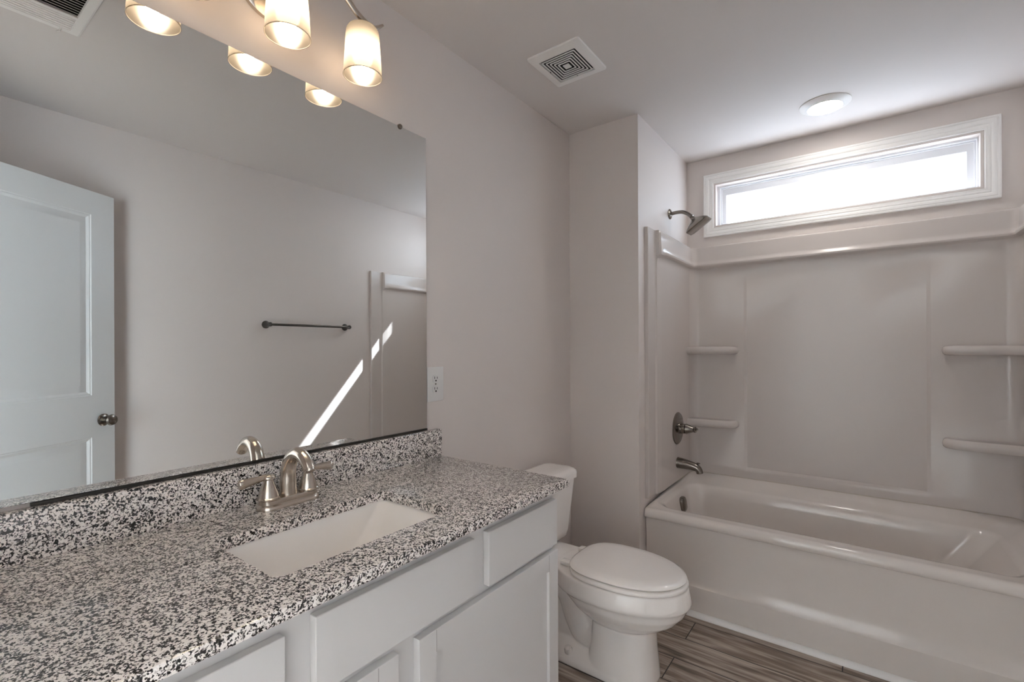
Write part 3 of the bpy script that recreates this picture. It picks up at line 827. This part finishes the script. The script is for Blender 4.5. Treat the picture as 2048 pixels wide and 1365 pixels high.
# ------------------------------------------------------------------ exhaust fan grille
FXa, FXb, FYa, FYb = 0.207, 0.447, 1.594, 1.849
fcx, fcy = (FXa + FXb) / 2, (FYa + FYb) / 2
fan = thing('exhaust_fan', 'square white exhaust fan cover with concentric slots on the ceiling', 'vent', (fcx, fcy, H))
hx, hy = (FXb - FXa) / 2, (FYb - FYa) / 2
def sq(k, z, r=0.004): return rrect(fcx - hx * k, fcx + hx * k, fcy - hy * k, fcy + hy * k, r, z, 4)
bm = nb(); loft(bm, [sq(1.0, H, 0.010), sq(1.0, H - 0.004, 0.010), sq(0.985, H - 0.0075, 0.010), sq(0.72, H - 0.014, 0.006), sq(0.695, H - 0.014, 0.004), sq(0.69, H - 0.004, 0.004)])
obj('cover', bm, M['vent'], fan, angle=20)
bm = nb(); box(bm, fcx - hx * 0.7, fcx + hx * 0.7, fcy - hy * 0.7, fcy + hy * 0.7, H - 0.004, H - 0.0005)
obj('opening_shade', bm, M['duct_shade'], fan)  # black sheet under the solid ceiling, painted as the fan's inner shade
bm = nb()
k = 0.635
while k > 0.2:
    loft(bm, [sq(k, H - 0.0142), sq(k - 0.038, H - 0.0142), sq(k - 0.038, H - 0.0118), sq(k, H - 0.0118), sq(k, H - 0.0142)])
    k -= 0.099
box(bm, fcx - hx * 0.115, fcx + hx * 0.115, fcy - hy * 0.115, fcy + hy * 0.115, H - 0.0145, H - 0.0118)
obj('grille', bm, M['vent'], fan, angle=20)
for q in ((fcx - hx * 0.69, fcx + hx * 0.69, fcy - 0.002, fcy + 0.002), (fcx - 0.002, fcx + 0.002, fcy - hy * 0.69, fcy + hy * 0.69)):
    bm = nb(); box(bm, *q, H - 0.0120, H - 0.004)
    obj('rib', bm, M['duct_shade'], fan)  # ribs coloured black to blend with the painted shade

# ------------------------------------------------------------------ ceiling air register (seen in the mirror)
rg = thing('air_register', 'white louvered ceiling air register, seen at the top left of the mirror', 'vent', (0.917, 0.30, H))
gx0, gx1, gy0, gy1 = 0.757, 1.077, 0.140, 0.460
bm = nb()
def rgr(o, z): return [(gx0 + o, gy0 + o, z), (gx1 - o, gy0 + o, z), (gx1 - o, gy1 - o, z), (gx0 + o, gy1 - o, z)]
loft(bm, [rgr(0, H), rgr(0, H - 0.003), rgr(0.006, H - 0.006), rgr(0.030, H - 0.007), rgr(0.033, H - 0.002)])
box(bm, 0.938, 0.956, gy0 + 0.03, gy1 - 0.03, H - 0.007, H - 0.002)
obj('frame', bm, M['vent'], rg, angle=20)
bm = nb(); box(bm, gx0 + 0.03, gx1 - 0.03, gy0 + 0.03, gy1 - 0.03, H - 0.002, H - 0.0004)
obj('opening_shade', bm, M['duct_shade'], rg)  # flat black sheet painted as the shade behind the louvers
bm = nb()
for k in range(9):
    x = 0.790 + 0.0165 * k
    loft(bm, [[(x, y, H - 0.0075), (x + 0.0012, y, H - 0.0080), (x + 0.0092, y, H - 0.0030), (x + 0.0080, y, H - 0.0025)] for y in (gy0 + 0.032, gy1 - 0.032)], True, True, True)
for k in range(6):
    x = 0.9575 + 0.0152 * k
    loft(bm, [[(x, y, H - 0.0045), (x + 0.0005, y, H - 0.0070), (x + 0.0150, y, H - 0.0050), (x + 0.0165, y, H - 0.0030)] for y in (gy0 + 0.032, gy1 - 0.032)], True, True, True)
obj('louvers', bm, M['vent'], rg, angle=20)
bm = nb(); tube(bm, [Vector((1.057, 0.405, H - 0.006)), Vector((1.060, 0.402, H - 0.016)), Vector((1.066, 0.395, H - 0.020))], 0.003, 8)
obj('damper_lever', bm, M['vent'], rg)

# ------------------------------------------------------------------ towel bar (seen in the mirror)
tb = thing('towel_bar', 'reflection-darkened nickel towel bar on the wall opposite the mirror', 'towel bar', (W, 1.86, 1.467))
for y in (1.558, 2.160):
    bm = nb(); lathe(bm, (W, y, 1.467), (-1, 0, 0), [(0.026, 0), (0.026, 0.004), (0.024, 0.008), (0.016, 0.020), (0.0125, 0.036), (0.0125, 0.046), (0.0145, 0.054), (0.0145, 0.066), (0.010, 0.072), (0.002, 0.074)], 28)
    obj('post', bm, M['bar_reflect'], tb)
bm = nb(); tube(bm, [Vector((W - 0.059, 1.558, 1.467)), Vector((W - 0.059, 2.160, 1.467))], 0.0085, 18)
obj('rail', bm, M['bar_reflect'], tb)

# ------------------------------------------------------------------ open door (seen in the mirror)
DE = Vector((1.850, 0.742, 0)); DD = Vector((0.494, 0.8695, 0)).normalized(); DN = Vector((-DD.y, DD.x, 0))   # edge, direction to edge, face normal towards the mirror
DWd, DH, DT = 0.765, 2.098, 0.035
dr = bpy.data.objects.new('door_1', None); COL.objects.link(dr); dr.location = tuple(DE - DD * DWd) ; WORLD['door_1'] = Vector(dr.location)
struct(dr, 'white two-panel door standing open, seen at the left of the mirror', 'door')
def dp(s, z, o): return DE - DD * s + DN * o + Vector((0, 0, z))
def panel_rings(bm, s0, s1, z0, z1, side):
    f = 0.0 if side > 0 else -DT
    g = 1 if side > 0 else -1
    def rg2(i, o): return [dp(s0 + i, z0 + i, f + g * o), dp(s1 - i, z0 + i, f + g * o), dp(s1 - i, z1 - i, f + g * o), dp(s0 + i, z1 - i, f + g * o)]
    return [rg2(0, 0), rg2(0.004, -0.003), (rg2(0.009, -0.003)), rg2(0.020, -0.0095), rg2(0.024, -0.0095), rg2(0.052, -0.0035), rg2(0.054, -0.0035)]
bm = nb()
P1 = (0.118, DWd - 0.118, 1.075, 1.982); P2 = (0.118, DWd - 0.118, 0.235, 0.868)
for side in (1, -1):
    f = 0.0 if side > 0 else -DT
    # flat stiles and rails as quads around the two panels
    ss = [0, P1[0], P1[1], DWd]; zz = [0.012, P2[2], P2[3], P1[2], P1[3], DH]
    for i in range(3):
        for j in range(5):
            if i == 1 and j in (1, 3): continue
            bm.faces.new([bm.verts.new(dp(s, z, f)) for s, z in ((ss[i], zz[j]), (ss[i + 1], zz[j]), (ss[i + 1], zz[j + 1]), (ss[i], zz[j + 1]))])
    for P in (P1, P2):
        loft(bm, panel_rings(bm, *P, side), True, False, True)
e4 = [(0, 0.012), (DWd, 0.012), (DWd, DH), (0, DH)]
for i in range(4):
    a_, b_ = e4[i], e4[(i + 1) % 4]
    bm.faces.new([bm.verts.new(p) for p in (dp(*a_, 0), dp(*b_, 0), dp(*b_, -DT), dp(*a_, -DT))])
bmesh.ops.remove_doubles(bm, verts=bm.verts[:], dist=1e-5)
obj('door_leaf', bm, M['door'], dr, angle=15)
for g in (1, -1):
    f = 0.0 if g > 0 else -DT
    c = dp(0.060, 0.946, f)
    bm = nb(); lathe(bm, c, DN * g, [(0.031, 0), (0.031, 0.004), (0.026, 0.008), (0.013, 0.011), (0.011, 0.024), (0.016, 0.030), (0.025, 0.038), (0.028, 0.047), (0.025, 0.056), (0.015, 0.061), (0.002, 0.062)], 32)
    obj('door_knob', bm, M['darkened_nickel'], dr)
